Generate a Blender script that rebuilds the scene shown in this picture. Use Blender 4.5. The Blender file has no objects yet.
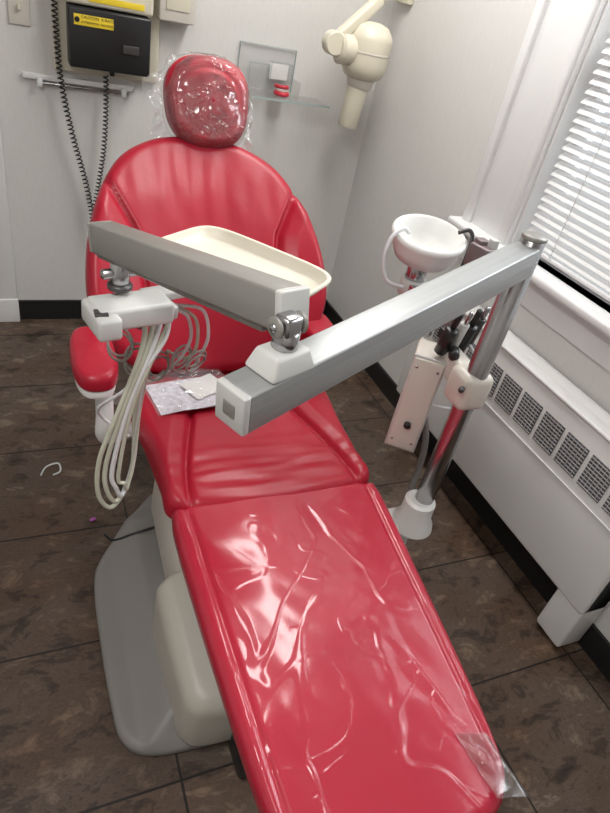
import bpy, bmesh, math, random
from mathutils import Vector, Matrix, Euler, noise
random.seed(3)
scene = bpy.context.scene
COL = scene.collection
try:
    scene.view_settings.view_transform = 'Standard'
except Exception: pass

# ------------------------------------------------------------------ materials
def pmat(name, col, rough=0.5, metal=0.0, coat=0.0, coat_r=0.05, spec=0.5, bump=0.0, bscale=50.0,
         var=0.0, vscale=5.0, stretch=(1, 1, 1), bdist=0.002):
    m = bpy.data.materials.new(name); m.use_nodes = True
    nt = m.node_tree; b = nt.nodes['Principled BSDF']
    b.inputs['Base Color'].default_value = (*col, 1)
    b.inputs['Roughness'].default_value = rough
    b.inputs['Metallic'].default_value = metal
    b.inputs['Coat Weight'].default_value = coat
    b.inputs['Coat Roughness'].default_value = coat_r
    b.inputs['Specular IOR Level'].default_value = spec
    tc = nt.nodes.new('ShaderNodeTexCoord'); mp = nt.nodes.new('ShaderNodeMapping')
    mp.inputs['Scale'].default_value = stretch
    nt.links.new(tc.outputs['Object'], mp.inputs['Vector'])
    nz = nt.nodes.new('ShaderNodeTexNoise'); nz.inputs['Scale'].default_value = vscale
    nz.inputs['Detail'].default_value = 4
    nt.links.new(mp.outputs['Vector'], nz.inputs['Vector'])
    v = max(var, 0.02)
    r = nt.nodes.new('ShaderNodeValToRGB')
    r.color_ramp.elements[0].position = 0.3; r.color_ramp.elements[1].position = 0.7
    r.color_ramp.elements[0].color = (*[c * (1 - v) for c in col], 1)
    r.color_ramp.elements[1].color = (*[min(1, c * (1 + v)) for c in col], 1)
    nt.links.new(nz.outputs['Fac'], r.inputs['Fac'])
    nt.links.new(r.outputs['Color'], b.inputs['Base Color'])
    if bump > 0:
        n2 = nt.nodes.new('ShaderNodeTexNoise'); n2.inputs['Scale'].default_value = bscale
        n2.inputs['Detail'].default_value = 5
        nt.links.new(mp.outputs['Vector'], n2.inputs['Vector'])
        bp = nt.nodes.new('ShaderNodeBump'); bp.inputs['Strength'].default_value = bump
        bp.inputs['Distance'].default_value = bdist
        nt.links.new(n2.outputs['Fac'], bp.inputs['Height'])
        nt.links.new(bp.outputs['Normal'], b.inputs['Normal'])
    return m

def emat(name, col, s):
    m = bpy.data.materials.new(name); m.use_nodes = True
    b = m.node_tree.nodes['Principled BSDF']
    b.inputs['Base Color'].default_value = (*col, 1)
    b.inputs['Emission Color'].default_value = (*col, 1)
    b.inputs['Emission Strength'].default_value = s
    return m

def crease_height(nt, scale, stretch=(1, 1, 1), rot=(0, 0, 0), width=.05, soft=.35, distort=1.0):
    tc = nt.nodes.new('ShaderNodeTexCoord'); mp = nt.nodes.new('ShaderNodeMapping')
    mp.inputs['Scale'].default_value = stretch; mp.inputs['Rotation'].default_value = rot
    nt.links.new(tc.outputs['Object'], mp.inputs['Vector'])
    n = nt.nodes.new('ShaderNodeTexNoise'); n.inputs['Scale'].default_value = scale
    n.inputs['Detail'].default_value = 1.5; n.inputs['Distortion'].default_value = distort
    nt.links.new(mp.outputs['Vector'], n.inputs['Vector'])
    s = nt.nodes.new('ShaderNodeMath'); s.operation = 'SUBTRACT'; s.inputs[1].default_value = .5
    nt.links.new(n.outputs['Fac'], s.inputs[0])
    a = nt.nodes.new('ShaderNodeMath'); a.operation = 'ABSOLUTE'
    nt.links.new(s.outputs[0], a.inputs[0])
    mr = nt.nodes.new('ShaderNodeMapRange'); mr.interpolation_type = 'SMOOTHSTEP'
    mr.inputs['From Min'].default_value = 0; mr.inputs['From Max'].default_value = width
    mr.inputs['To Min'].default_value = 1; mr.inputs['To Max'].default_value = 0
    nt.links.new(a.outputs[0], mr.inputs['Value'])
    n2 = nt.nodes.new('ShaderNodeTexNoise'); n2.inputs['Scale'].default_value = scale * .9
    n2.inputs['Detail'].default_value = 1
    nt.links.new(mp.outputs['Vector'], n2.inputs['Vector'])
    ad = nt.nodes.new('ShaderNodeMath'); ad.operation = 'MULTIPLY_ADD'
    ad.inputs[1].default_value = soft * 10
    nt.links.new(n2.outputs['Fac'], ad.inputs[0]); nt.links.new(mr.outputs[0], ad.inputs[2])
    return ad.outputs[0]

def plastic_film(name, opac=0.03, scale=8, refl=0.0, mul=.8, dist=0.004, rough=.10, bump=True):
    m = bpy.data.materials.new(name); m.use_nodes = True
    nt = m.node_tree; nt.nodes.clear()
    out = nt.nodes.new('ShaderNodeOutputMaterial')
    tr = nt.nodes.new('ShaderNodeBsdfTransparent')
    gl = nt.nodes.new('ShaderNodeBsdfGlossy'); gl.inputs['Roughness'].default_value = rough
    df = nt.nodes.new('ShaderNodeBsdfDiffuse'); df.inputs['Color'].default_value = (.9, .9, .92, 1)
    if bump:
        h = crease_height(nt, scale)
        bp = nt.nodes.new('ShaderNodeBump'); bp.inputs['Distance'].default_value = dist
        bp.inputs['Strength'].default_value = 1
        nt.links.new(h, bp.inputs['Height'])
        nt.links.new(bp.outputs['Normal'], gl.inputs['Normal'])
    fr = nt.nodes.new('ShaderNodeFresnel'); fr.inputs['IOR'].default_value = 1.4
    ma = nt.nodes.new('ShaderNodeMath'); ma.operation = 'MULTIPLY_ADD'
    ma.inputs[1].default_value = mul; ma.inputs[2].default_value = refl; ma.use_clamp = True
    nt.links.new(fr.outputs[0], ma.inputs[0])
    m1 = nt.nodes.new('ShaderNodeMixShader'); m1.inputs[0].default_value = opac
    nt.links.new(tr.outputs[0], m1.inputs[1]); nt.links.new(df.outputs[0], m1.inputs[2])
    m2 = nt.nodes.new('ShaderNodeMixShader')
    nt.links.new(ma.outputs[0], m2.inputs[0])
    nt.links.new(m1.outputs[0], m2.inputs[1]); nt.links.new(gl.outputs[0], m2.inputs[2])
    nt.links.new(m2.outputs[0], out.inputs[0])
    return m

M_red = pmat('red_vinyl', (.37, .007, .025), 0.42, coat=0.12, coat_r=0.2, bump=0.25, bscale=9, var=.06, bdist=.010, spec=.35)
M_redh = pmat('red_vinyl_headrest', (.50, .010, .032), 0.4, var=.05, spec=.3)
M_white = pmat('white_enamel', (.76, .76, .74), 0.35)
M_cream = pmat('cream_plastic', (.66, .62, .50), 0.4)
M_tray = pmat('tray_cream', (.64, .60, .50), 0.4)
M_beige = pmat('beige_enamel', (.62, .58, .52), 0.35)
M_pump = pmat('pump_cover_beige', (.42, .40, .35), 0.4)
M_ltgrey = pmat('light_grey_casting', (.52, .52, .50), 0.4)
M_alu = pmat('brushed_aluminium', (.34, .35, .35), 0.40, metal=.4, bump=.12, bscale=12, stretch=(9, 9, .25), var=.10, vscale=12)
M_arm = pmat('arm_grey_enamel', (.25, .24, .22), 0.35, metal=.2)
M_steel = pmat('polished_steel', (.45, .45, .46), 0.24, metal=1.0)
M_dark = pmat('dark_metal', (.08, .075, .075), 0.4, metal=.5)
M_bronze = pmat('bracket_metal', (.20, .16, .16), 0.4, metal=.4)
M_black = pmat('black_plastic', (.012, .012, .013), 0.35)
M_base = pmat('base_grey_plastic', (.20, .19, .18), 0.5, bump=.2, bscale=300, bdist=.001)
M_hose = pmat('hose_cream', (.52, .53, .43), 0.45)
M_hosew = pmat('hose_white', (.70, .71, .72), 0.4)
M_trim = pmat('trim_paint', (.76, .76, .76), 0.4)
M_rad = pmat('radiator_paint', (.75, .75, .74), 0.35)
M_yellow = pmat('label_yellow', (.8, .6, .03), 0.5)
M_grille = pmat('grille_shade_dark', (.10, .10, .11), 0.6)
M_paper = pmat('printed_paper', (.66, .66, .72), 0.6, var=.25, vscale=60)
M_film = plastic_film('clear_film', .06, 15, .05, 1.2, .006, .16)
M_skirt = plastic_film('clear_film_loose', .26, 22, .12, 1.2, .006, .16)
M_pouch = plastic_film('pouch_film', 0.10, 9, .02, .8, .003)
M_acryl = plastic_film('clear_acrylic', 0.04, 1, 0.01, .35, 0.0, .05, False)
M_edge = pmat('acrylic_edge', (.36, .44, .42), .2)
M_pink = pmat('model_red', (.55, .03, .05), .4)
M_purple = pmat('purple_plastic', (.35, .08, .35), .4)

def wrapped():
    m = pmat('red_vinyl_wrapped', (.42, .010, .034), 0.42, coat=.8, coat_r=0.12, var=.05, spec=.3)
    nt = m.node_tree; b = nt.nodes['Principled BSDF']
    h = crease_height(nt, 2.7, (1.6, 1.0, 1), (0, 0, .6), .028, .75, .6)
    h2 = crease_height(nt, 6.0, (1.0, 1.2, 1), (0, 0, -.4), .03, .5, .4)
    ad = nt.nodes.new('ShaderNodeMath'); ad.operation = 'MULTIPLY_ADD'; ad.inputs[1].default_value = .22
    nt.links.new(h2, ad.inputs[0]); nt.links.new(h, ad.inputs[2])
    bp = nt.nodes.new('ShaderNodeBump'); bp.inputs['Strength'].default_value = .6
    bp.inputs['Distance'].default_value = .0032
    nt.links.new(ad.outputs[0], bp.inputs['Height'])
    nt.links.new(bp.outputs['Normal'], b.inputs['Coat Normal'])
    return m
M_wrap = wrapped()
M_wall = pmat('wall_vinyl', (.66, .65, .63), 0.6, bump=.12, bscale=60, var=.025, vscale=30, stretch=(4, 4, .8), bdist=.0015)
M_ceil = pmat('ceiling_paint', (.8, .8, .78), .8)

def floor_mat():
    m = bpy.data.materials.new('slate_tile'); m.use_nodes = True
    nt = m.node_tree; b = nt.nodes['Principled BSDF']
    tc = nt.nodes.new('ShaderNodeTexCoord'); mp = nt.nodes.new('ShaderNodeMapping')
    mp.inputs['Location'].default_value = (-.24 + 4.2, -.60 + 4.2, 0)
    nt.links.new(tc.outputs['Object'], mp.inputs['Vector'])
    br = nt.nodes.new('ShaderNodeTexBrick'); br.offset = 0; br.squash = 1
    br.inputs['Scale'].default_value = 1; br.inputs['Brick Width'].default_value = .42
    br.inputs['Row Height'].default_value = .42; br.inputs['Mortar Size'].default_value = .0032
    br.inputs['Mortar Smooth'].default_value = .1
    br.inputs['Color1'].default_value = (.85, .85, .85, 1); br.inputs['Color2'].default_value = (1.2, 1.17, 1.15, 1)
    br.inputs['Mortar'].default_value = (.09, .08, .07, 1)
    nt.links.new(mp.outputs['Vector'], br.inputs['Vector'])
    mp2 = nt.nodes.new('ShaderNodeMapping'); mp2.inputs['Rotation'].default_value = (0, 0, .7)
    mp2.inputs['Scale'].default_value = (1, 1.7, 1)
    nt.links.new(tc.outputs['Object'], mp2.inputs['Vector'])
    def nz(scale, detail, rough, dist):
        n1 = nt.nodes.new('ShaderNodeTexNoise'); n1.inputs['Scale'].default_value = scale
        n1.inputs['Detail'].default_value = detail; n1.inputs['Roughness'].default_value = rough
        n1.inputs['Distortion'].default_value = dist
        nt.links.new(mp2.outputs['Vector'], n1.inputs['Vector']); return n1
    n1 = nz(7, 14, .74, .35)
    r = nt.nodes.new('ShaderNodeValToRGB'); cr = r.color_ramp
    cr.elements[0].position = .36; cr.elements[0].color = (.028, .019, .014, 1)
    cr.elements[1].position = .66; cr.elements[1].color = (.22, .17, .13, 1)
    for p, c in ((.44, (.062, .043, .032)), (.49, (.115, .085, .065)), (.53, (.078, .056, .043)), (.58, (.14, .105, .08))):
        e = cr.elements.new(p); e.color = (*c, 1)
    nt.links.new(n1.outputs['Fac'], r.inputs['Fac'])
    n2 = nz(2.2, 3, .5, .3)
    r2 = nt.nodes.new('ShaderNodeValToRGB')
    r2.color_ramp.elements[0].position = .38; r2.color_ramp.elements[0].color = (.80, .66, .55, 1)
    r2.color_ramp.elements[1].position = .62; r2.color_ramp.elements[1].color = (1.0, 1.0, 1.0, 1)
    nt.links.new(n2.outputs['Fac'], r2.inputs['Fac'])
    def mul(a, c):
        mx = nt.nodes.new('ShaderNodeMix'); mx.data_type = 'RGBA'; mx.blend_type = 'MULTIPLY'
        mx.inputs[0].default_value = 1
        nt.links.new(a, mx.inputs[6]); nt.links.new(c, mx.inputs[7]); return mx.outputs[2]
    nt.links.new(mul(mul(r.outputs['Color'], br.outputs['Color']), r2.outputs['Color']), b.inputs['Base Color'])
    b.inputs['Roughness'].default_value = .5
    b.inputs['Specular IOR Level'].default_value = .4
    bp = nt.nodes.new('ShaderNodeBump'); bp.inputs['Strength'].default_value = .45
    bp.inputs['Distance'].default_value = .006
    nt.links.new(n1.outputs['Fac'], bp.inputs['Height'])
    nt.links.new(bp.outputs['Normal'], b.inputs['Normal'])
    return m
M_floor = floor_mat()

def blind_mat():
    m = bpy.data.materials.new('blind_slat'); m.use_nodes = True
    nt = m.node_tree; b = nt.nodes['Principled BSDF']; out = nt.nodes['Material Output']
    b.inputs['Base Color'].default_value = (.78, .78, .77, 1); b.inputs['Roughness'].default_value = .4
    t = nt.nodes.new('ShaderNodeBsdfTranslucent'); t.inputs['Color'].default_value = (.9, .9, .92, 1)
    mx = nt.nodes.new('ShaderNodeMixShader'); mx.inputs[0].default_value = .10
    nt.links.new(b.outputs[0], mx.inputs[1]); nt.links.new(t.outputs[0], mx.inputs[2])
    nt.links.new(mx.outputs[0], out.inputs[0])
    return m
M_blind = blind_mat()

# ------------------------------------------------------------------ helpers
def empty(name, loc=(0, 0, 0)):
    e = bpy.data.objects.new(name, None); COL.objects.link(e); e.location = loc
    e.empty_display_size = .1
    return e

def mkobj(name, bm, mat, parent=None, smooth=True, mtx=None):
    me = bpy.data.meshes.new(name)
    bmesh.ops.recalc_face_normals(bm, faces=bm.faces)
    bm.to_mesh(me); bm.free()
    o = bpy.data.objects.new(name, me); COL.objects.link(o)
    me.materials.append(mat)
    if smooth:
        for p in me.polygons: p.use_smooth = True
    if mtx is not None: o.matrix_world = mtx
    if parent is not None:
        o.parent = parent
        o.matrix_parent_inverse = Matrix.Translation(parent.location).inverted()
    return o

def frame(z, up=(0, 0, 1)):
    z = Vector(z).normalized(); up = Vector(up)
    x = up.cross(z)
    if x.length < 1e-4: x = Vector((1, 0, 0)).cross(z)
    x.normalize(); y = z.cross(x)
    return Matrix((x, y, z)).transposed()

def sharp(o, ang=35):
    me = o.data
    bm = bmesh.new(); bm.from_mesh(me)
    for e in bm.edges:
        if len(e.link_faces) == 2 and e.calc_face_angle(0) > math.radians(ang): e.smooth = False
    bm.to_mesh(me); bm.free()

def box(name, c, s, mat, parent=None, rot=(0, 0, 0), bev=.004, seg=3, taper=None):
    bm = bmesh.new(); bmesh.ops.create_cube(bm, size=1)
    for v in bm.verts:
        k = 1
        if taper is not None and v.co.z > 0: k = taper
        v.co = Vector((v.co.x * s[0] * k, v.co.y * s[1] * k, v.co.z * s[2]))
    if bev > 0:
        bmesh.ops.bevel(bm, geom=bm.edges[:], offset=min(bev, min(s) * .45), segments=seg, profile=.5, affect='EDGES')
    mtx = Matrix.Translation(c) @ Euler(rot).to_matrix().to_4x4()
    o = mkobj(name, bm, mat, parent, smooth=True, mtx=mtx)
    sharp(o)
    return o

def beam(name, a, b, w, h, mat, parent=None, bev=.004, up=(0, 0, 1)):
    a = Vector(a); b = Vector(b); d = b - a
    F = frame(d, up)
    bm = bmesh.new(); bmesh.ops.create_cube(bm, size=1)
    for v in bm.verts: v.co = Vector((v.co.x * w, v.co.y * h, v.co.z * d.length))
    if bev: bmesh.ops.bevel(bm, geom=bm.edges[:], offset=bev, segments=3, profile=.5, affect='EDGES')
    mtx = Matrix.Translation((a + b) / 2) @ F.to_4x4()
    o = mkobj(name, bm, mat, parent, mtx=mtx); sharp(o); return o

def lathe(name, prof, c, mat, parent=None, axis=(0, 0, 1), n=48, ang=35):
    bm = bmesh.new(); rings = []
    for r, h in prof:
        if r < 1e-5: rings.append([bm.verts.new((0, 0, h))])
        else: rings.append([bm.verts.new((r * math.cos(2 * math.pi * i / n), r * math.sin(2 * math.pi * i / n), h)) for i in range(n)])
    for A, B in zip(rings, rings[1:]):
        for i in range(n):
            j = (i + 1) % n
            if len(A) == 1 and len(B) == 1: continue
            if len(A) == 1: bm.faces.new((A[0], B[i], B[j]))
            elif len(B) == 1: bm.faces.new((A[i], A[j], B[0]))
            else: bm.faces.new((A[i], A[j], B[j], B[i]))
    mtx = Matrix.Translation(c) @ frame(axis).to_4x4()
    o = mkobj(name, bm, mat, parent, mtx=mtx); sharp(o, ang); return o

def cyl(name, a, b, r, mat, parent=None, bev=.003, r2=None):
    a = Vector(a); b = Vector(b); L = (b - a).length
    r2 = r if r2 is None else r2
    bv = min(bev, r * .5, L * .4)
    return lathe(name, [(0, 0), (r - bv, 0), (r, bv), (r2, L - bv), (r2 - bv, L), (0, L)], a, mat, parent, axis=b - a, n=36, ang=50)

def catmull(P, n, closed=False):
    P = [Vector(p) for p in P]; out = []; m = len(P)
    segs = m if closed else m - 1
    for i in range(segs):
        if closed: p0, p1, p2, p3 = P[(i - 1) % m], P[i], P[(i + 1) % m], P[(i + 2) % m]
        else: p0, p1, p2, p3 = P[max(i - 1, 0)], P[i], P[i + 1], P[min(i + 2, m - 1)]
        for k in range(n):
            t = k / n
            out.append(.5 * ((2 * p1) + (p2 - p0) * t + (2 * p0 - 5 * p1 + 4 * p2 - p3) * t * t + (3 * p1 - p0 - 3 * p2 + p3) * t ** 3))
    if not closed: out.append(P[-1])
    return out

def tube(name, pts, r, mat, parent=None, n=10, sub=8, raw=False):
    P = [Vector(p) for p in pts] if raw else catmull(pts, sub)
    bm = bmesh.new(); X = None
    rings = []
    for i, p in enumerate(P):
        t = (P[min(i + 1, len(P) - 1)] - P[max(i - 1, 0)]).normalized()
        if X is None:
            X = t.cross(Vector((0, 0, 1)))
            if X.length < .1: X = t.cross(Vector((1, 0, 0)))
        X = (X - t * X.dot(t)).normalized(); Y = t.cross(X)
        rings.append([bm.verts.new(p + r * (math.cos(2 * math.pi * k / n) * X + math.sin(2 * math.pi * k / n) * Y)) for k in range(n)])
    for A, B in zip(rings, rings[1:]):
        for k in range(n): bm.faces.new((A[k], A[(k + 1) % n], B[(k + 1) % n], B[k]))
    bm.faces.new(rings[0][::-1]); bm.faces.new(rings[-1])
    return mkobj(name, bm, mat, parent)

def coil(name, pts, R, r, turns, mat, parent=None):
    P = catmull(pts, 24); L = [0]
    for a, b in zip(P, P[1:]): L.append(L[-1] + (b - a).length)
    out = []; N = turns * 9; j = 0
    X = None
    for i in range(N + 1):
        s = L[-1] * i / N
        while j < len(P) - 2 and L[j + 1] < s: j += 1
        f = (s - L[j]) / max(1e-6, L[j + 1] - L[j]); p = P[j].lerp(P[j + 1], min(1, f)); t = (P[j + 1] - P[j]).normalized()
        if X is None: X = t.cross(Vector((0, 1, .3))).normalized()
        X = (X - t * X.dot(t)).normalized(); Y = t.cross(X)
        a = 2 * math.pi * i / 9
        out.append(p + R * (math.cos(a) * X + math.sin(a) * Y))
    return tube(name, out, r, mat, parent, n=6, raw=True)

def cushion(name, pts, th, er, crown, mapf, mat, parent, zf=None, R=26, sub=10, evs=None, raw=False):
    Q = [Vector((p[0], p[1], 0)) for p in pts] if raw else catmull([(p[0], p[1], 0) for p in pts], sub, closed=True)
    c = sum(Q, Vector()) / len(Q); ev = min(er, th * .5) if evs is None else evs
    bm = bmesh.new()
    def V(x, y, h, w):
        if zf: h += zf(x, y) * w
        return bm.verts.new(mapf(x, y, h))
    rings = []; cen = V(c.x, c.y, th + crown, 1)
    prof = []
    for i in range(1, R + 1): prof.append(('t', i / R))
    for i in range(1, 7): prof.append(('e', i / 6 * math.pi / 2))
    prof.append(('s', 0))
    for i in range(1, 5): prof.append(('b', i / 4 * math.pi / 2))
    prof.append(('i', .5))
    for kind, a in prof:
        ring = []
        for q in Q:
            d = (q - c); D = d.length; u = d / D; e = min(er, D * .6)
            if kind == 't': r = (D - e) * a; h = th + crown * (1 - a * a); w = 1
            elif kind == 'e': r = D - e + e * math.sin(a); h = th - ev + ev * math.cos(a); w = math.cos(a) * .5 + .5
            elif kind == 's': r = D; h = ev * .6; w = .2
            elif kind == 'b': r = D - e * .5 + e * .5 * math.cos(a); h = ev * .6 * (1 - math.sin(a)); w = 0
            else: r = D * a; h = 0; w = 0
            p = c + u * r; ring.append(V(p.x, p.y, h, w))
        rings.append(ring)
    n = len(Q)
    for i in range(n): bm.faces.new((cen, rings[0][i], rings[0][(i + 1) % n]))
    for A, B in zip(rings, rings[1:]):
        for i in range(n): bm.faces.new((A[i], B[i], B[(i + 1) % n], A[(i + 1) % n]))
    bm.faces.new(rings[-1])
    return mkobj(name, bm, mat, parent)

def joinboxes(name, boxes, mat, parent=None, bev=0):
    bm = bmesh.new()
    for (c, s) in boxes:
        r = bmesh.ops.create_cube(bm, size=1)
        for v in r['verts']: v.co = Vector((v.co.x * s[0] + c[0], v.co.y * s[1] + c[1], v.co.z * s[2] + c[2]))
    if bev: bmesh.ops.bevel(bm, geom=bm.edges[:], offset=bev, segments=2, profile=.5, affect='EDGES')
    return mkobj(name, bm, mat, parent, smooth=False)

# ------------------------------------------------------------------ room shell
XL, XR, YF, YB, ZC = -1.5, 1.58, -1.3, 2.86, 2.55
T = .15
joinboxes('floor', [(((XL + XR) / 2, (YF + YB) / 2, -.05), (XR - XL + 2 * T, YB - YF + 2 * T, .1))], M_floor)
joinboxes('ceiling', [(((XL + XR) / 2, (YF + YB) / 2, ZC + .05), (XR - XL + 2 * T, YB - YF + 2 * T, .1))], M_ceil)
joinboxes('wall_back', [(((XL + XR) / 2, YB + T / 2, ZC / 2), (XR - XL + 2 * T, T, ZC))], M_wall)
joinboxes('wall_front', [(((XL + XR) / 2, YF - T / 2, ZC / 2), (XR - XL + 2 * T, T, ZC))], M_wall)
joinboxes('wall_left', [((XL - T / 2, (YF + YB) / 2, ZC / 2), (T, YB - YF, ZC))], M_wall)
WY0, WY1, WZ0, WZ1 = .0, 1.62, .96, 2.2
joinboxes('wall_right', [
    ((XR + T / 2, (YF + YB) / 2, WZ0 / 2), (T, YB - YF, WZ0)),
    ((XR + T / 2, (YF + YB) / 2, (WZ1 + ZC) / 2), (T, YB - YF, ZC - WZ1)),
    ((XR + T / 2, (YF + WY0) / 2, (WZ0 + WZ1) / 2), (T, WY0 - YF, WZ1 - WZ0)),
    ((XR + T / 2, (WY1 + YB) / 2, (WZ0 + WZ1) / 2), (T, YB - WY1, WZ1 - WZ0))], M_wall)
joinboxes('baseboard_back', [(((-.065 + XR) / 2, YB - .006, .05), (XR + .065, .012, .10))], M_black)
joinboxes('baseboard_right', [((XR - .006, (YF + YB - .012) / 2, .05), (.012, YB - YF - .012, .10))], M_black)
d = empty('door_1', (-.6, YB - .02, 1.0))
box('door_leaf', (-.62, YB - .018, 1.02), (.82, .03, 2.03), M_trim, d)
for zc, hh in ((.55, .7), (1.45, .8)):
    box('panel', (-.62, YB - .036, zc), (.56, .01, hh), M_trim, d, bev=.004)
lathe('knob', [(0, 0), (.01, 0), (.01, .03), (.026, .04), (.026, .06), (0, .068)], (-.29, YB - .033, .98), M_steel, d, axis=(0, -1, 0))
t1 = empty('trim_1', (-.6, YB - .02, 1.0))
box('casing_right', (-.135, YB - .014, 1.05), (.14, .028, 2.10), M_trim, t1)
box('casing_plinth', (-.135, YB - .018, .06), (.146, .036, .12), M_trim, t1)
box('casing_left', (-1.10, YB - .014, 1.05), (.14, .028, 2.10), M_trim, t1)
box('casing_head', (-.617, YB - .014, 2.17), (1.105, .028, .14), M_trim, t1)

w = empty('window_1', (XR, .8, 1.5))
joinboxes('frame', [((XR + .10, WY1 - .02, 1.58), (.06, .04, 1.24)), ((XR + .10, WY0 + .02, 1.58), (.06, .04, 1.24)),
                    ((XR + .10, .81, WZ0 + .02), (.06, 1.62, .04)), ((XR + .10, .81, WZ1 - .02), (.06, 1.62, .04)),
                    ((XR + .10, .81, 1.58), (.05, 1.62, .05))], M_trim, w)
joinboxes('jamb_lining', [((XR + .07, WY1 - .004, 1.58), (.14, .008, 1.24)), ((XR + .07, WY0 + .004, 1.58), (.14, .008, 1.24))], M_trim, w)
box('glass', (XR + .10, .81, 1.58), (.006, 1.54, 1.16), plastic_film('window_glass', 0.0, 1, 0.0, .8, 0, .02, False), w, bev=0)
box('casing_far', (XR - .009, 1.75, 1.60), (.018, .26, 1.44), M_trim, w)
box('casing_far_backband', (XR - .019, 1.86, 1.60), (.038, .04, 1.44), M_trim, w, bev=.006)
box('casing_far_inner', (XR - .016, 1.648, 1.58), (.032, .04, 1.25), M_trim, w, bev=.008)
box('casing_near', (XR - .009, -.10, 1.60), (.018, .20, 1.44), M_trim, w)
box('casing_head', (XR - .012, .84, 2.29), (.024, 2.08, .18), M_trim, w)
box('stool', (XR - .01, .84, .945), (.14, 2.14, .03), M_trim, w, bev=.01)
box('apron', (XR - .010, .84, .875), (.02, 2.06, .11), M_trim, w)

bm = bmesh.new()
z = 1.012; tilt = math.radians(40); cw = .030
while z < 2.16:
    prev = None
    for k in range(5):
        f = k / 4 - .5
        dx = f * cw * math.cos(tilt); dz = f * cw * math.sin(tilt); bow = .003 * (1 - 4 * f * f)
        x = XR + .035 + dx - bow * math.sin(tilt); zz = z + dz + bow * math.cos(tilt)
        a = bm.verts.new((x, .03, zz)); b_ = bm.verts.new((x, 1.59, zz))
        if prev: bm.faces.new((prev[0], prev[1], b_, a))
        prev = (a, b_)
    z += .0275
wb = empty('window_blinds', (XR + .035, .8, 1.5))
mkobj('slats', bm, M_blind, wb)
box('bottom_rail', (XR + .035, .81, .985), (.028, 1.56, .016), M_trim, wb)
box('headrail', (XR + .035, .81, 2.18), (.04, 1.56, .035), M_trim, wb)
for y in (.2, .8, 1.44):
    tube('ladder_cord', [(XR + .018, y, .985), (XR + .018, y, 2.17)], .0012, M_trim, wb, n=5, sub=1)

# radiator cover
r = empty('radiator_cover', (1.5, 1.2, .35))
RX = 1.45; RT = .715
box('body', ((RX + XR) / 2 - .002, (.62 + 1.82) / 2, (.19 + RT) / 2), (XR - RX - .008, 1.20, RT - .19), M_rad, r, bev=.015)
box('foot_near', ((RX + XR) / 2 - .004, .675, .26), (XR - RX - .024, .11, .49), M_rad, r, bev=.012)
box('top_lip', (RX + .02, 1.22, RT + .002), (.05, 1.21, .014), M_rad, r, bev=.006)
dk = []; br_ = []
y = .66
while y < 1.76:
    dk.append(((RX + .0015, y + .045, .592), (.006, .088, .110)))
    for k in range(9):
        br_.append(((RX - .0015, y + .045, .592 - .049 + k * .0122), (.004, .088, .0026)))
    for k in range(5):
        br_.append(((RX - .0015, y + .014 + k * .0155, .592), (.003, .0015, .11)))
    y += .105
joinboxes('grille_shade_plates', dk, M_grille, r)  # dark plates on the solid front, coloured as the shade inside the slots
joinboxes('grille_bars', br_, pmat('grille_bar_paint', (.45, .45, .45), .4), r)
box('seam_strip', (RX - .001, 1.22, .50), (.004, 1.19, .006), M_rad, r, bev=.001)

for nm, lx, ly, lw in (('ceiling_light', 1.05, 1.85, .34), ('ceiling_light.001', -.4, .2, .34)):
    cl = empty(nm, (lx, ly, ZC - .04))
    box('housing', (lx, ly, ZC - .035), (lw + .06, 1.26, .07), M_trim, cl)
    box('diffuser', (lx, ly, ZC - .075), (lw, 1.2, .012), emat('diffuser_glow', (1, .98, .95), 4.0), cl)

# ------------------------------------------------------------------ dental chair
CX, CY = .525, 1.0
ch = empty('dental_chair', (CX, CY, 0))
SZ = .44
def legmap(x, y, h):
    return Vector((CX + x + .032 + .048 * min(0, y), CY + y, SZ + h + (.012 * min(0, y))))
leg = [(.285, .0), (.285, -.1), (.272, -.3), (.255, -.5), (.238, -.66), (.215, -.755), (.15, -.80), (0, -.815),
       (-.15, -.80), (-.215, -.755), (-.238, -.66), (-.255, -.5), (-.272, -.3), (-.285, -.1), (-.285, .0), (-.26, .02), (-.1, .03), (.1, .03), (.26, .02)]
def legz(x, y):
    e = -.005 * math.exp(-((abs(x) - (.25 + .06 * y)) / .006) ** 2)
    return .006 * noise.noise(Vector((x * 6, y * 4, 1))) + .0010 * noise.noise(Vector((x * 20 + y * 9, y * 12, 4))) + e
cushion('legrest_cushion', leg, .065, .03, .006, legmap, M_wrap, ch, zf=legz, R=60)
# folded corner of the clear protector at the foot
bm = bmesh.new(); G = 12; vs = []
for i in range(G + 1):
    row = []
    for j in range(G + 1):
        x = .165 + .075 * i / G - .02 * (j / G); yv = -.80 + .12 * j / G + .02 * (1 - i / G)
        row.append(bm.verts.new(legmap(x, yv, .071 + .003 * noise.noise(Vector((x * 40, yv * 40, 2))) - .02 * max(0, (i / G - .75) / .25) ** 2)))
    vs.append(row)
for i in range(G):
    for j in range(G): bm.faces.new((vs[i][j], vs[i + 1][j], vs[i + 1][j + 1], vs[i][j + 1]))
mkobj('protector_corner_fold', bm, M_film, ch)
def seatmap(x, y, h): return Vector((CX + x + .028, CY + y, SZ + h))
seat = [(.283, .03), (.288, .12), (.30, .28), (.315, .42), (.31, .55), (.26, .61), (0, .62), (-.26, .61), (-.31, .55), (-.315, .42), (-.30, .28), (-.288, .12), (-.283, .03), (-.2, .0), (0, -.012), (.2, .0)]
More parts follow.
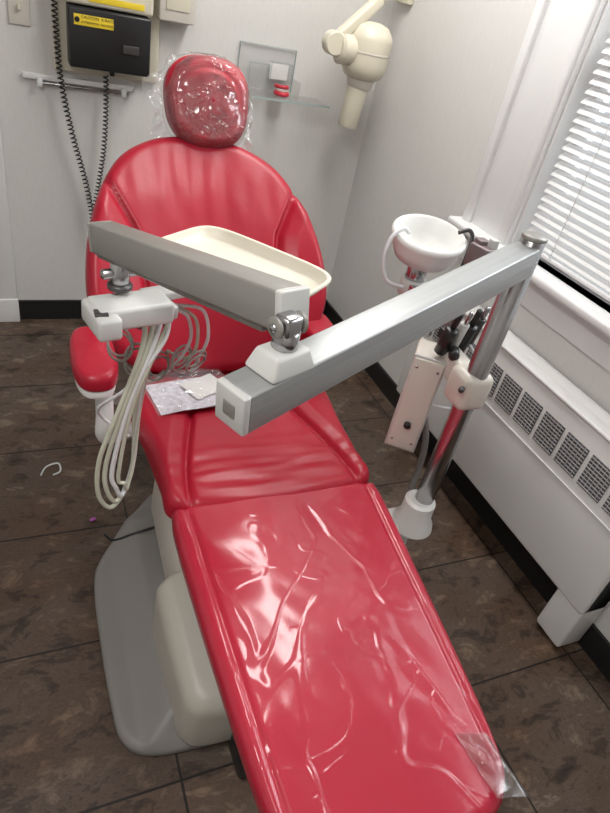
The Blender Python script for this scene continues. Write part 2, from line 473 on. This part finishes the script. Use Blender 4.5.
def seatz(x, y):
    s = .185 + .05 * math.cos(y * 6)
    dd = abs(x) - s
    g = -.012 * math.exp(-(dd / .009) ** 2)
    side = .014 * max(0, min(1, dd / .05)) * (1 if y < .5 else .5)
    yb = y - (.40 - .9 * x * x)
    g2 = -.008 * math.exp(-(yb / .010) ** 2) if abs(x) < s else 0
    dish = -.014 * math.exp(-(x / .15) ** 2) * math.exp(-((y - .25) / .2) ** 2)
    cr = .0055 * noise.noise(Vector((x * 7, y * 34, 2))) * math.exp(-((y - .10) / .10) ** 2)
    return g + side + g2 + dish + cr
cushion('seat_cushion', seat, .075, .035, .008, seatmap, M_red, ch, zf=seatz, R=70, sub=12)
B0 = Vector((CX - .012, 1.555, .535)); BU = Vector((0, .56, .83)).normalized(); BN = Vector((0, -BU.z, BU.y))
def backmap(x, y, h):
    k = .42 * x * x + .02 * math.sin(y * 6)
    return B0 + Vector((x, 0, 0)) + BU * y + BN * (h - .05 + k)
back = [(.0, -.01), (.15, -.005), (.25, .02), (.325, .09), (.368, .20), (.368, .32), (.345, .44), (.305, .55), (.245, .642), (.16, .70), (.08, .724), (0, .730)]
back = back + [(-x, y) for x, y in back[::-1][1:-1]]
def backz(x, y):
    s = .19 + .055 * (max(0, y - .05) / .5) ** 1.5 + (.35 * max(0, y - .42))
    dd = abs(x) - s
    g = -.016 * math.exp(-(dd / .009) ** 2)
    wing = .022 * max(0, min(1, dd / .06))
    wr = .0035 * noise.noise(Vector((x * 22, y * 7, 5))) * math.exp(-((y - .56) / .13) ** 2)
    return g + wing - .012 * math.exp(-(x / .13) ** 2) * math.exp(-((y - .35) / .22) ** 2) + wr
cushion('backrest_cushion', back, .075, .035, .01, backmap, M_red, ch, zf=backz, R=70, sub=10)
def backshell(x, y, h): return backmap(x * .93, y * .95 + .015, h - .03)
cushion('backrest_shell', back, .03, .012, 0, backshell, M_beige, ch, R=10, sub=6)
# headrest
H0 = Vector((.543, 2.0, 1.225)); HU = Vector((0, .36, .93)).normalized(); HN = Vector((0, -HU.z, HU.y))
head = []
for i in range(24):
    a = 2 * math.pi * i / 24
    x = .132 * math.copysign(abs(math.cos(a)) ** .80, math.cos(a)); y = .132 * math.copysign(abs(math.sin(a)) ** .80, math.sin(a))
    x *= 1 + .08 * (y / .147)
    head.append((x, y))
def hmap(x, y, h): return H0 + Vector((x, 0, 0)) + HU * y + HN * (h - .04 - .6 * x * x)
def hz(x, y):
    d_ = math.sqrt((x / .095) ** 2 + (y / .092) ** 2)
    return -.007 * math.exp(-((d_ - 1) / .09) ** 2)
cushion('headrest_cushion', head, .08, .035, .012, hmap, M_redh, ch, zf=hz, R=30, sub=4)
NA, NR = 220, 44
bmA = bmesh.new(); bmB = bmesh.new(); ra = []; rb = []
for k in range(NR + 1):
    f = k / NR; ring = []
    for i in range(NA):
        a = 2 * math.pi * i / NA
        cx_ = math.copysign(abs(math.cos(a)) ** .80, math.cos(a)); sy_ = math.copysign(abs(math.sin(a)) ** .80, math.sin(a))
        low = max(0, min(1, (.35 - math.sin(a)) * 1.2)); left = max(0, -math.cos(a)) ** 3
        wav = 1 + .35 * math.sin(a * 7) + .2 * math.sin(a * 17 + 1)
        q = 0
        if f <= .75:
            q0 = f / .75; rr = q0 * 1.035; h = .100 - .060 * max(0, (q0 - .72) / .28) ** 2 - .004 * q0
        else:
            q = (f - .75) / .25; rr = 1.035 + q * (.02 + .05 * low + .13 * low * wav + .34 * left * (.6 + .4 * math.sin(a * 9))); h = .040 - .01 * q
        x = .134 * rr * cx_; yv = .134 * rr * sy_
        h += .006 * noise.noise(Vector((x * 20, yv * 20, 8))) + .003 * noise.noise(Vector((x * 50, yv * 50, 3)))
        if f > .75: h += .014 * q * math.sin(a * 13 + 3 * q) + .008 * q * math.sin(a * 31)
        ring.append(hmap(x, yv, h))
    if k >= 1 and f <= .76: ra.append([bmA.verts.new(p) for p in ring])
    if f >= .74: rb.append([bmB.verts.new(p) for p in ring])
for bmx, rs in ((bmA, ra), (bmB, rb)):
    for A_, B_ in zip(rs, rs[1:]):
        for i in range(NA): bmx.faces.new((A_[i], B_[i], B_[(i + 1) % NA], A_[(i + 1) % NA]))
mkobj('headrest_bag', bmA, M_film, ch)
mkobj('headrest_bag_skirt', bmB, M_skirt, ch)
box('headrest_stem', B0 + BU * .72 + BN * (-.03), (.07, .015, .22), M_steel, ch, rot=(-math.radians(30), 0, 0), bev=.004)
# armrests
for sgn, nm, ax, ay, ln in ((-1, 'left', .137, 1.43, .135), (1, 'right', .845, 1.54, .11)):
    armo = []
    for i in range(24):
        a = 2 * math.pi * i / 24
        armo.append((.058 * math.copysign(abs(math.cos(a)) ** .7, math.cos(a)), ln * math.copysign(abs(math.sin(a)) ** .7, math.sin(a))))
    cushion('armrest_pad_' + nm, armo, .05, .022, .006, lambda x, y, h: Vector((ax + x, ay + y, .655 + h)), M_red, ch, R=10, sub=4)
    cushion('armrest_base_' + nm, armo, .025, .01, 0, lambda x, y, h: Vector((ax + x * .9, ay + y * .95, .632 + h)), M_white, ch, R=6, sub=4)
    sx = ax - sgn * .02
    if sgn < 0:
        tube('armrest_support_' + nm, [(CX - .26, 1.43, .43), (sx + .03, 1.40, .43), (sx, 1.37, .46), (sx, 1.36, .54), (sx, 1.39, .645)], .024, M_white, ch, n=14)
        tube('armrest_rear_' + nm, [(CX - .25, 1.56, .42), (sx + .02, 1.56, .46), (sx, 1.53, .56), (sx, 1.50, .645)], .018, M_white, ch, n=12)
    else:
        tube('armrest_support_' + nm, [(.78, 1.56, .43), (.84, 1.56, .45), (.85, 1.56, .54), (.848, 1.55, .645)], .022, M_white, ch, n=14)
box('seat_frame', (CX + .02, 1.22, .405), (.48, .74, .07), M_beige, ch, bev=.02)
box('legrest_frame', (CX + .0, .62, .405), (.30, .68, .05), M_dark, ch, bev=.015)
box('back_hinge', (CX, 1.60, .44), (.36, .12, .10), M_base, ch, bev=.03)
box('lift_link_left', (CX - .17, 1.18, .25), (.12, .36, .32), M_beige, ch, rot=(math.radians(12), 0, 0), bev=.03)
box('lift_link_right', (CX + .15, 1.18, .25), (.12, .36, .32), M_beige, ch, rot=(math.radians(12), 0, 0), bev=.03)
bp_ = [(-.20, -.345), (-.34, -.33), (-.405, -.28), (-.42, -.18), (-.425, .0), (-.42, .20), (-.39, .29), (-.30, .41), (-.20, .53), (-.12, .56), (0, .57)]
bp_ = bp_ + [(-x, y) for x, y in bp_[::-1][1:]]
bp_ = bp_ + [(0, -.35)]
def bmap(x, y, h): return Vector((CX + x, CY + y, h))
def bz(x, y):
    e = max(abs(x) / .36, (y + .02) / .5 if y > 0 else -y / .33)
    return .045 * max(0, min(1, (1 - e) * 5))
cushion('base_plate', bp_, .034, .022, .004, bmap, M_base, ch, zf=bz, R=34, sub=8)
cushion('pump_cover', [(-.265, -.27), (-.25, -.335), (-.19, -.36), (0, -.365), (.19, -.36), (.25, -.335), (.265, -.27), (.275, -.06), (.26, -.01), (.20, .01), (0, .012), (-.20, .01), (-.26, -.01), (-.275, -.06)],
        .19, .045, .01, lambda x, y, h: Vector((CX + x * (1 - h * .15) - .02, CY + y, .03 + h + (.07 * h / .2) * max(0, min(1, (y + .36) / .34)))), M_pump, ch, R=14, sub=8)
box('front_bumper', (CX + .02, .60, .05), (.36, .10, .10), M_black, ch, bev=.02)

# ------------------------------------------------------------------ delivery unit
du = empty('dental_delivery_unit', (.96, .93, .4))
PX, PY = .965, .93
cyl('post', (PX, PY, .42), (PX, PY, 1.25), .0265, M_steel, du)
cyl('post_cap', (PX, PY, 1.248), (PX, PY, 1.258), .0275, M_arm, du, bev=.002)
lathe('post_socket', [(0, 0), (.05, 0), (.062, .012), (.058, .03), (.046, .05), (.044, .105), (.036, .112), (0, .112)], (PX - .01, PY, .375), M_white, du)
box('socket_arm', (.86, .95, .375), (.22, .09, .05), M_white, du, bev=.015)
cyl('drain_pipe', (PX, PY + .02, .0), (PX, PY + .02, .38), .016, M_hosew, du)
A = Vector((PX - .012, PY - .006, 1.208)); Bq = Vector((.228, .586, 1.14))
beam('support_arm', A, Bq, .056, .062, M_alu, du, bev=.003)
dA = (Bq - A).normalized()
beam('support_arm_endcap', Bq - dA * .002, Bq + dA * .010, .056, .062, M_ltgrey, du, bev=.003)
beam('logo_plate', Bq + dA * .008, Bq + dA * .0115, .022, .022, M_arm, du, bev=.001)
pv = Bq - dA * .075 + Vector((0, 0, .031))
yaw = math.atan2(dA.y, dA.x)
box('pivot_block', pv + Vector((0, 0, .014)), (.085, .06, .032), M_ltgrey, du, rot=(0, 0, yaw), bev=.006, taper=.72)
cyl('pivot_pin', pv + Vector((0, 0, .028)), pv + Vector((0, 0, .055)), .018, M_steel, du)
C1 = Vector((.306, .644, 1.248)); C2 = Vector((.130, 1.15, 1.13))
dC = (C2 - C1).normalized()
F = frame(dC)
ear = pv + Vector((0.0, .0, .062))
sx_ = F.col[0]
for s in (-1, 1):
    cyl('pivot_ear_%d' % (s + 2), ear + sx_ * s * .018, ear + sx_ * s * .024, .015, M_arm, du)
cyl('pivot_bolt', ear - sx_ * .028, ear + sx_ * .028, .006, M_steel, du)
box('pivot_yoke', ear, (.032, .028, .03), M_steel, du, rot=(0, 0, yaw), bev=.006)
beam('flex_arm', C1, C2, .050, .056, M_arm, du, bev=.004)
beam('flex_arm_lower', C1 + dC * .03 + Vector((0, 0, -.03)), C2 - dC * .01 + Vector((0, 0, -.026)), .036, .022, M_arm, du, bev=.004)
beam('flex_arm_cap_near', C1 - dC * .012, C1 + dC * .002, .050, .057, M_ltgrey, du, bev=.003)
beam('flex_arm_cap_far', C2, C2 + dC * .008, .050, .056, M_arm, du, bev=.004)
cyl('head_pivot', (.155, 1.09, 1.05), (.155, 1.09, 1.11), .018, M_steel, du)
cyl('head_pivot_ring', (.155, 1.09, 1.052), (.155, 1.09, 1.064), .024, M_dark, du)
cyl('head_tilt_knob', (.120, 1.08, 1.085), (.190, 1.10, 1.085), .010, M_steel, du)
box('head_body', (.172, 1.060, 1.022), (.15, .075, .045), M_ltgrey, du, rot=(0, 0, math.radians(14)), bev=.008)
box('head_side', (.115, 1.035, 1.017), (.045, .10, .045), M_ltgrey, du, rot=(0, 0, math.radians(14)), bev=.008)
box('head_gauge', (.112, 1.015, 1.0405), (.025, .025, .005), M_dark, du, bev=.002)
box('head_hose_block', (.235, 1.09, 1.005), (.06, .045, .03), M_ltgrey, du, rot=(0, 0, math.radians(14)), bev=.006)
beam('tray_support', (.20, 1.09, 1.035), (.40, 1.165, 1.032), .04, .018, M_ltgrey, du, bev=.004)
def hz_(name, pts, r, m): return tube(name, pts, r, m, du, n=10, sub=10)
for i in range(4):
    o = i * .017
    hz_('hose_%d' % (i + 1), [(.205 + o, 1.085, 1.00), (.195 + o * .6, 1.06, .93), (.150 + o * .5, 1.04, .80), (.108 + o * .8, 1.04, .66 - o),
                         (.106 + o * 1.1, 1.04, .55 + o * .6), (.14 + o * .6, 1.05, .50 + o * 1.1), (.185 + o * .1, 1.08, .58 + o), (.195 + o * .2, 1.11, .75), (.215 + o * .3, 1.12, .90), (.25, 1.12, 1.0)],
        .0055 if i < 3 else .0045, M_hose if i != 2 else M_hosew)
hz_('hose_5', [(.255, 1.10, 1.0), (.24, 1.06, .95), (.17, 1.06, .84), (.12, 1.13, .74), (.13, 1.165, .68), (.19, 1.16, .62)], .004, M_hosew)
hz_('hose_6', [(.26, 1.11, 1.0), (.30, 1.12, .97), (.315, 1.14, .90), (.29, 1.155, .83), (.24, 1.16, .78), (.20, 1.16, .80)], .004, M_hosew)
hz_('hose_7', [(.265, 1.12, 1.0), (.32, 1.13, .96), (.33, 1.14, .88), (.31, 1.16, .84), (.27, 1.165, .86)], .004, M_hose)
hz_('hose_8', [(.27, 1.12, 1.0), (.34, 1.15, .97), (.36, 1.155, .90), (.345, 1.16, .84), (.33, 1.165, .80)], .004, M_hosew)
M_line = pmat('grey_line', (.30, .30, .27), .4)
for k, (x0, z0) in enumerate(((.165, .88), (.20, .84), (.25, .82), (.30, .84), (.335, .83))):
    a0 = k * .5
    loop = [(x0 + .026 * math.cos(t), 1.145 + .02 * math.sin(t + a0), z0 + .026 * math.sin(t) + .002 * t) for t in [j * .5 for j in range(24)]]
    hz_('coiled_line_%d' % (k + 1), loop, .0028, M_line)
for i in range(3):
    x = .215 + i * .028
    cyl('handpiece_%d' % (i + 1), (x, 1.12, 1.0), (x - .01, 1.15, .93), .008, M_steel, du)

# tray
tr = empty('instrument_tray', (.43, 1.19, 1.05))
ca, sa = math.cos(math.radians(-52)), math.sin(math.radians(-52))
def tmap(x, y, h):
    return Vector((.432 + x * ca - y * sa, 1.192 + x * sa + y * ca, 1.050 + h))
outl = []
N = 96
hx, hy, e_ = .187, .125, 5.0
for i in range(N):
    a = 2 * math.pi * i / N
    outl.append((hx * math.copysign(abs(math.cos(a)) ** (2 / e_), math.cos(a)), hy * math.copysign(abs(math.sin(a)) ** (2 / e_), math.sin(a))))
bm = bmesh.new()
prof = [(0, -.004), (.84, -.004), (.88, -.002), (.925, .013), (.945, .020), (.99, .021), (1.0, .019), (1.0, .015), (.955, .014), (.90, -.006), (.86, -.008), (0, -.008)]
rings = []
for s, h in prof:
    if s == 0: rings.append([bm.verts.new(tmap(0, 0, h))])
    else:
        rr = []
        for (x, y) in outl:
            rr.append(bm.verts.new(tmap(x - (1 - s) * .16 * x / hx, y - (1 - s) * .16 * y / hy, h)))
        rings.append(rr)
for Aa, Bb in zip(rings, rings[1:]):
    for i in range(N):
        j = (i + 1) % N
        if len(Aa) == 1: bm.faces.new((Aa[0], Bb[i], Bb[j]))
        elif len(Bb) == 1: bm.faces.new((Aa[i], Aa[j], Bb[0]))
        else: bm.faces.new((Aa[i], Aa[j], Bb[j], Bb[i]))
sharp(mkobj('tray_dish', bm, M_tray, tr), 50)

# assistant side of the delivery unit (clamped to the post)
box('post_clamp', (PX, PY + .01, .865), (.085, .085, .10), M_beige, du, bev=.02)
cyl('clamp_screw', (PX - .045, PY - .02, .885), (PX - .06, PY - .03, .885), .007, M_dark, du)
box('clamp_arm', (.985, 1.03, .865), (.05, .12, .07), M_beige, du, rot=(0, 0, math.radians(-6)), bev=.012)
JR = math.radians(-38)
box('junction_box', (.962, 1.105, .72), (.085, .10, .30), M_beige, du, rot=(0, 0, JR), bev=.008)
jn = Vector((math.sin(JR), -math.cos(JR), 0)); jt = Vector((math.cos(JR), math.sin(JR), 0))
jc = Vector((.962, 1.105, .72)) + jn * .054
box('junction_box_cover', jc, (.088, .010, .305), pmat('cover_edge_grey', (.50, .49, .47), .4), du, rot=(0, 0, JR), bev=.003)
box('junction_box_face', jc + jn * .006, (.078, .008, .290), M_beige, du, rot=(0, 0, JR), bev=.003)
for zc in (.60, .84):
    for sd in (-.028, .028):
        p0 = Vector((jc.x, jc.y, zc)) + jn * .009 + jt * sd
        cyl('cover_screw', p0, p0 + jn * .003, .004, M_steel, du)
p0 = Vector((jc.x, jc.y, .66)) + jn * .008
cyl('water_control_knob', p0, p0 + jn * .016, .010, M_black, du)
box('mast', (1.03, 1.15, .90), (.03, .03, .52), M_bronze, du, bev=.004)
box('mast_head', (1.03, 1.135, 1.12), (.045, .06, .06), M_bronze, du, bev=.006, rot=(0, 0, .3))
box('mast_hook', (1.045, 1.125, 1.155), (.02, .02, .03), M_ltgrey, du, bev=.003)
box('holder_bar', (1.01, 1.09, .935), (.14, .03, .03), M_black, du, rot=(0, 0, .25), bev=.006)
for i, (hx_, hy_, mm, rr_) in enumerate(((.955, 1.06, M_black, .017), (.992, 1.065, M_ltgrey, .013), (1.025, 1.075, M_black, .018), (1.062, 1.09, M_dark, .014))):
    cyl('instrument_holder_%d' % (i + 1), (hx_, hy_ + .01, .885), (hx_ - .004, hy_ - .01, .965 + .012 * (i % 2)), rr_, mm, du)
    cyl('instrument_tip_%d' % (i + 1), (hx_ - .004, hy_ - .01, .965), (hx_ - .006, hy_ - .022, 1.015), rr_ * .45, M_steel if i % 2 else M_black, du)
cyl('valve_knob', (.975, 1.045, .905), (.955, 1.015, .905), .014, M_black, du)
tube('suction_hose_1', [(1.03, 1.15, .66), (1.05, 1.10, .55), (1.05, 1.08, .40), (1.02, 1.06, .2), (1.0, 1.04, .01)], .010, M_base, du)
tube('suction_hose_2', [(1.055, 1.10, .90), (1.08, 1.02, .85), (1.08, .99, .80), (1.05, 1.00, .74), (1.0, 1.08, .70)], .004, M_hosew, du)
coil('corrugated_floor_hose', [(1.04, 1.00, .035), (1.08, .93, .035), (1.09, .85, .035), (1.06, .77, .035), (1.0, .72, .035)], .024, .006, 34, M_base, du)

# ------------------------------------------------------------------ cuspidor
cu = empty('cuspidor_bowl', (1.035, 1.375, .95))
BC = Vector((1.035, 1.375, .995))
BA = Vector((-.08, -.16, 1)).normalized()
lathe('bowl', [(0, .0), (.035, 0), (.05, .004), (.082, .022), (.098, .055), (.102, .075), (.107, .084), (.107, .094), (.101, .098), (.092, .092), (.084, .055), (.06, .026), (.03, .014), (.012, .008), (0, .004)],
      BC, M_white, cu, n=64, ang=60, axis=BA)
lathe('bowl_drain', [(0, 0), (.014, 0), (.014, .004), (0, .005)], BC + BA * .010, M_steel, cu, axis=BA)
cyl('bowl_neck', BC + Vector((0, 0, -.06)), BC + Vector((0, 0, .012)), .030, M_steel, cu)
box('bowl_bracket', (1.03, 1.275, .925), (.05, .215, .03), M_steel, cu, bev=.006)
cyl('bowl_neck_base', BC + Vector((0, 0, -.10)), BC + Vector((0, 0, -.05)), .040, M_ltgrey, cu)
tube('rinse_pipe', [(.97, 1.33, .94), (.91, 1.33, .96), (.888, 1.34, 1.02), (.90, 1.35, 1.075), (.935, 1.355, 1.10), (.955, 1.355, 1.09)], .0055, M_hosew, cu, n=10)
tube('cup_fill_spout', [(1.04, 1.27, .94), (1.10, 1.28, .96), (1.13, 1.30, 1.08), (1.12, 1.31, 1.12), (1.09, 1.32, 1.11)], .006, M_dark, cu, n=10)

# ------------------------------------------------------------------ wall mounted things
xb = empty('xray_control_box', (.34, YB - .05, 1.3))
box('backplate', (.345, YB - .02, 1.45), (.40, .036, .66), M_cream, xb, bev=.008)
box('control_body', (.345, YB - .085, 1.255), (.30, .095, .20), M_black, xb, bev=.008)
box('control_top', (.345, YB - .075, 1.46), (.32, .08, .20), M_cream, xb, bev=.012)
box('warning_label', (.285, YB - .1345, 1.315), (.14, .003, .035), M_yellow, xb, bev=.0005)
box('warning_label_top', (.37, YB - .1165, 1.385), (.20, .003, .02), M_yellow, xb, bev=.0005)
for k, (tx, tz, sz) in enumerate((("CAUTION  X-RAYS", 1.321, .011), ("ATTENTION  RAYONS X", 1.305, .009))):
    cv = bpy.data.curves.new('label_text', 'FONT'); cv.body = tx; cv.size = sz * 1.25; cv.extrude = .0004
    o = bpy.data.objects.new('label_text_%d' % k, cv); COL.objects.link(o); cv.materials.append(M_black)
    o.location = (.24, YB - .1365, tz); o.rotation_euler = (math.pi / 2, 0, 0)
    o.parent = xb; o.matrix_parent_inverse = Matrix.Translation(xb.location).inverted()
lathe('radiation_symbol', [(0, 0), (.009, 0), (.009, .001), (0, .001)], (.226, YB - .1365, 1.315), M_black, xb, axis=(0, -1, 0))
box('xray_switch_panel', (.42, YB - .135, 1.24), (.06, .006, .03), M_dark, xb, bev=.002)
cyl('cord_socket', (.36, YB - .06, 1.165), (.36, YB - .06, 1.13), .010, M_black, xb)
coil('coiled_cord_1', [(.15, YB - .07, 1.50), (.155, YB - .06, 1.30), (.165, YB - .06, 1.1), (.20, YB - .06, .90), (.245, YB - .06, .72), (.27, YB - .06, .58), (.28, YB - .06, .45)], .010, .0028, 62, M_black, xb)
coil('coiled_cord_2', [(.335, YB - .06, 1.13), (.335, YB - .06, 1.0), (.325, YB - .06, .84), (.30, YB - .06, .68), (.28, YB - .06, .55), (.285, YB - .06, .45)], .009, .0028, 42, M_black, xb)

wr = empty('wall_rail_rack', (.2, YB - .02, 1.03))
box('rail', (.24, YB - .012, 1.085), (.42, .016, .022), M_white, wr, bev=.004)
box('rail_lower', (.26, YB - .02, 1.065), (.34, .012, .010), M_steel, wr, bev=.003)
for x in (.09, .41):
    box('hook', (x, YB - .03, 1.07), (.02, .03, .03), M_hosew, wr, bev=.004)

wd = empty('wall_dispenser', (.6, YB - .05, 1.4))
box('dispenser_body', (.60, YB - .05, 1.465), (.14, .09, .22), M_beige, wd, bev=.006)
box('dispenser_slot', (.60, YB - .097, 1.46), (.09, .004, .13), M_cream, wd, bev=.001)

sp = empty('light_switch', (.03, YB - .01, 1.32))
box('plate', (.035, YB - .004, 1.31), (.075, .008, .12), M_beige, sp, bev=.003)
box('toggle', (.035, YB - .014, 1.31), (.01, .016, .022), M_cream, sp, bev=.002)

sh = empty('acrylic_wall_shelf', (1.08, YB - .07, 1.15))
box('shelf_plate', (1.10, YB - .085, 1.145), (.37, .165, .007), M_acryl, sh, bev=.001)
box('back_panel', (1.02, YB - .008, 1.24), (.26, .005, .17), M_acryl, sh, bev=.001)
joinboxes('panel_edges', [((1.10, YB - .169, 1.145), (.37, .003, .008)), ((.89, YB - .010, 1.24), (.002, .008, .17)), ((1.15, YB - .010, 1.24), (.002, .008, .17)), ((1.02, YB - .010, 1.325), (.26, .008, .002)),
                          ((.925, YB - .07, 1.21), (.002, .002, .10)), ((1.015, YB - .07, 1.21), (.002, .002, .10)), ((.97, YB - .07, 1.26), (.09, .002, .002)),
                          ((1.022, YB - .07, 1.235), (.002, .002, .08)), ((1.118, YB - .07, 1.235), (.002, .002, .08)), ((1.07, YB - .07, 1.275), (.096, .002, .002))], M_edge, sh)
box('divider', (1.15, YB - .06, 1.18), (.006, .10, .07), M_acryl, sh, bev=.001)
box('card_holder', (.97, YB - .05, 1.21), (.09, .04, .10), M_acryl, sh, bev=.001)
box('display_case', (1.07, YB - .05, 1.235), (.096, .04, .08), M_acryl, sh, bev=.001)
box('white_card', (1.07, YB - .035, 1.235), (.085, .004, .06), M_white, sh, bev=.001)
dm = empty('dental_model', (1.08, YB - .1, 1.17))
tube('gum_arch', [(1.055, YB - .07, 1.160), (1.06, YB - .10, 1.160), (1.08, YB - .112, 1.160), (1.10, YB - .10, 1.160), (1.105, YB - .07, 1.160)], .010, M_pink, dm, n=10)
tube('upper_arch', [(1.055, YB - .06, 1.185), (1.06, YB - .09, 1.187), (1.08, YB - .102, 1.188), (1.10, YB - .09, 1.187), (1.105, YB - .06, 1.185)], .008, M_pink, dm, n=10)
for i in range(9):
    a = math.pi * (.05 + .9 * i / 8)
    box('tooth_%d' % i, (1.08 - .025 * math.cos(a), YB - .070 - .040 * math.sin(a), 1.174), (.007, .006, .008), M_beige, dm, bev=.002)
box('hinge', (1.08, YB - .05, 1.168), (.045, .02, .036), M_white, dm, bev=.004)

# x-ray head
xh = empty('dental_xray_head', (1.38, 2.6, 1.4))
XC = Vector((1.372, 2.62, 1.285))
lathe('tube_housing', [(0, 0), (.06, 0), (.080, .010), (.094, .035), (.098, .06), (.098, .15), (.095, .165), (.086, .18), (.070, .20), (.035, .212), (0, .214)], XC, M_cream, xh)
lathe('housing_seam', [(.0985, 0), (.100, .001), (.100, .006), (.0985, .007)], XC + Vector((.0, 0, .10)), M_beige, xh)
lathe('collar', [(0, 0), (.045, 0), (.055, .01), (.060, .035), (.058, .045), (0, .045)], XC + Vector((-.004, 0, -.04)), M_beige, xh, axis=(.08, 0, 1))
lathe('cone', [(0, 0), (.041, 0), (.044, .005), (.046, .16), (0, .16)], XC + Vector((-.020, 0, -.195)), M_cream, xh, axis=(.08, 0, 1))
lathe('side_boss', [(0, 0), (.050, 0), (.058, .01), (.058, .06), (.045, .07), (0, .07)], XC + Vector((-.075, -.01, .10)), M_cream, xh, axis=(-1, -.1, .02))
lathe('yoke_joint', [(0, 0), (.040, 0), (.045, .006), (.045, .05), (.040, .056), (0, .056)], (1.205, 2.575, 1.40), M_cream, xh, axis=(0, 1, 0))
beam('yoke_arm', (1.205, 2.60, 1.41), (1.39, 2.63, 1.58), .045, .045, M_cream, xh, bev=.012)
beam('scissor_arm', (1.38, 2.63, 1.575), (1.46, 2.70, 1.67), .045, .05, M_cream, xh, bev=.015)
beam('wall_arm', (1.45, 2.70, 1.67), (1.57, 2.75, 1.68), .05, .05, M_cream, xh, bev=.012)
box('wall_mount', (1.565, 2.75, 1.68), (.028, .12, .20), M_cream, xh, bev=.006)

# document pouch on seat
dp = empty('document_pouch', (.42, 1.46, .54))
def sheet(name, c, sx, sy, rot, mat, amp, zb):
    bm = bmesh.new(); G = 18; vs = []
    for i in range(G + 1):
        rowv = []
        for j in range(G + 1):
            x = (i / G - .5) * sx; y = (j / G - .5) * sy
            zz = zb + amp * (noise.noise(Vector((x * 14, y * 14, zb * 50))) + .6)
            X = c[0] + x * math.cos(rot) - y * math.sin(rot); Y = c[1] + x * math.sin(rot) + y * math.cos(rot)
            rowv.append(bm.verts.new((X, Y, zz)))
        vs.append(rowv)
    for i in range(G):
        for j in range(G): bm.faces.new((vs[i][j], vs[i + 1][j], vs[i + 1][j + 1], vs[i][j + 1]))
    return mkobj(name, bm, mat, dp)
sheet('paper_sheet', (.395, 1.43), .20, .15, .15, M_paper, .003, .5325)
sheet('paper_sheet_small', (.46, 1.46), .12, .09, .45, M_white, .003, .538)
sheet('pouch_film', (.41, 1.44), .26, .20, .15, M_pouch, .009, .541)

ds = empty('plastic_strip_scrap', (.05, 1.75, 0))
tube('strip', [(-.02, 1.72, .004), (0.0, 1.76, .005), (.04, 1.765, .012), (.045, 1.73, .005), (.02, 1.715, .004)], .003, M_hosew, ds)
ps = empty('purple_cap_scrap', (.13, 1.47, 0))
cyl('cap', (.12, 1.47, .006), (.14, 1.475, .006), .006, M_purple, ps)
tube('floor_cable', [(.16, 1.40, .004), (.18, 1.34, .04), (.24, 1.32, .08), (.33, 1.33, .09)], .004, M_black, ch)

# ------------------------------------------------------------------ lights
def area(name, loc, rot, sx, sy, power, col=(1, 1, 1)):
    l = bpy.data.lights.new(name, 'AREA'); l.shape = 'RECTANGLE'; l.size = sx; l.size_y = sy
    l.energy = power; l.color = col
    o = bpy.data.objects.new(name, l); COL.objects.link(o); o.location = loc; o.rotation_euler = rot
    return o
area('lamp_ceiling', (1.05, 1.85, ZC - .09), (0, 0, 0), .32, 1.18, 20, (1, .98, .95))
area('lamp_ceiling_b', (-.4, .2, ZC - .09), (0, 0, 0), .32, 1.18, 23, (1, .98, .95))
area('daylight_window', (XR + .9, .8, 2.6), (0, math.radians(50), 0), 1.2, 2.2, 130, (.93, .97, 1))
wd_ = bpy.data.worlds.new('World'); scene.world = wd_; wd_.use_nodes = True
bg = wd_.node_tree.nodes['Background']; bg.inputs[0].default_value = (.88, .94, 1, 1); bg.inputs[1].default_value = .7

# ------------------------------------------------------------------ camera
cam = bpy.data.cameras.new('camera'); co = bpy.data.objects.new('camera', cam); COL.objects.link(co)
cam.sensor_fit = 'VERTICAL'; cam.sensor_height = 24; cam.sensor_width = 18; cam.lens = 600 / 813 * 24
cam.clip_start = .02
R_ = Vector((.9129, -.363, .1865)).normalized(); U_ = Vector((.0751, .5986, .7975)); U_ = (U_ - R_ * U_.dot(R_)).normalized()
Z_ = R_.cross(U_)
m = Matrix((R_, U_, Z_)).transposed().to_4x4(); m.translation = (0, 0, 1.6)
co.matrix_world = m
scene.camera = co
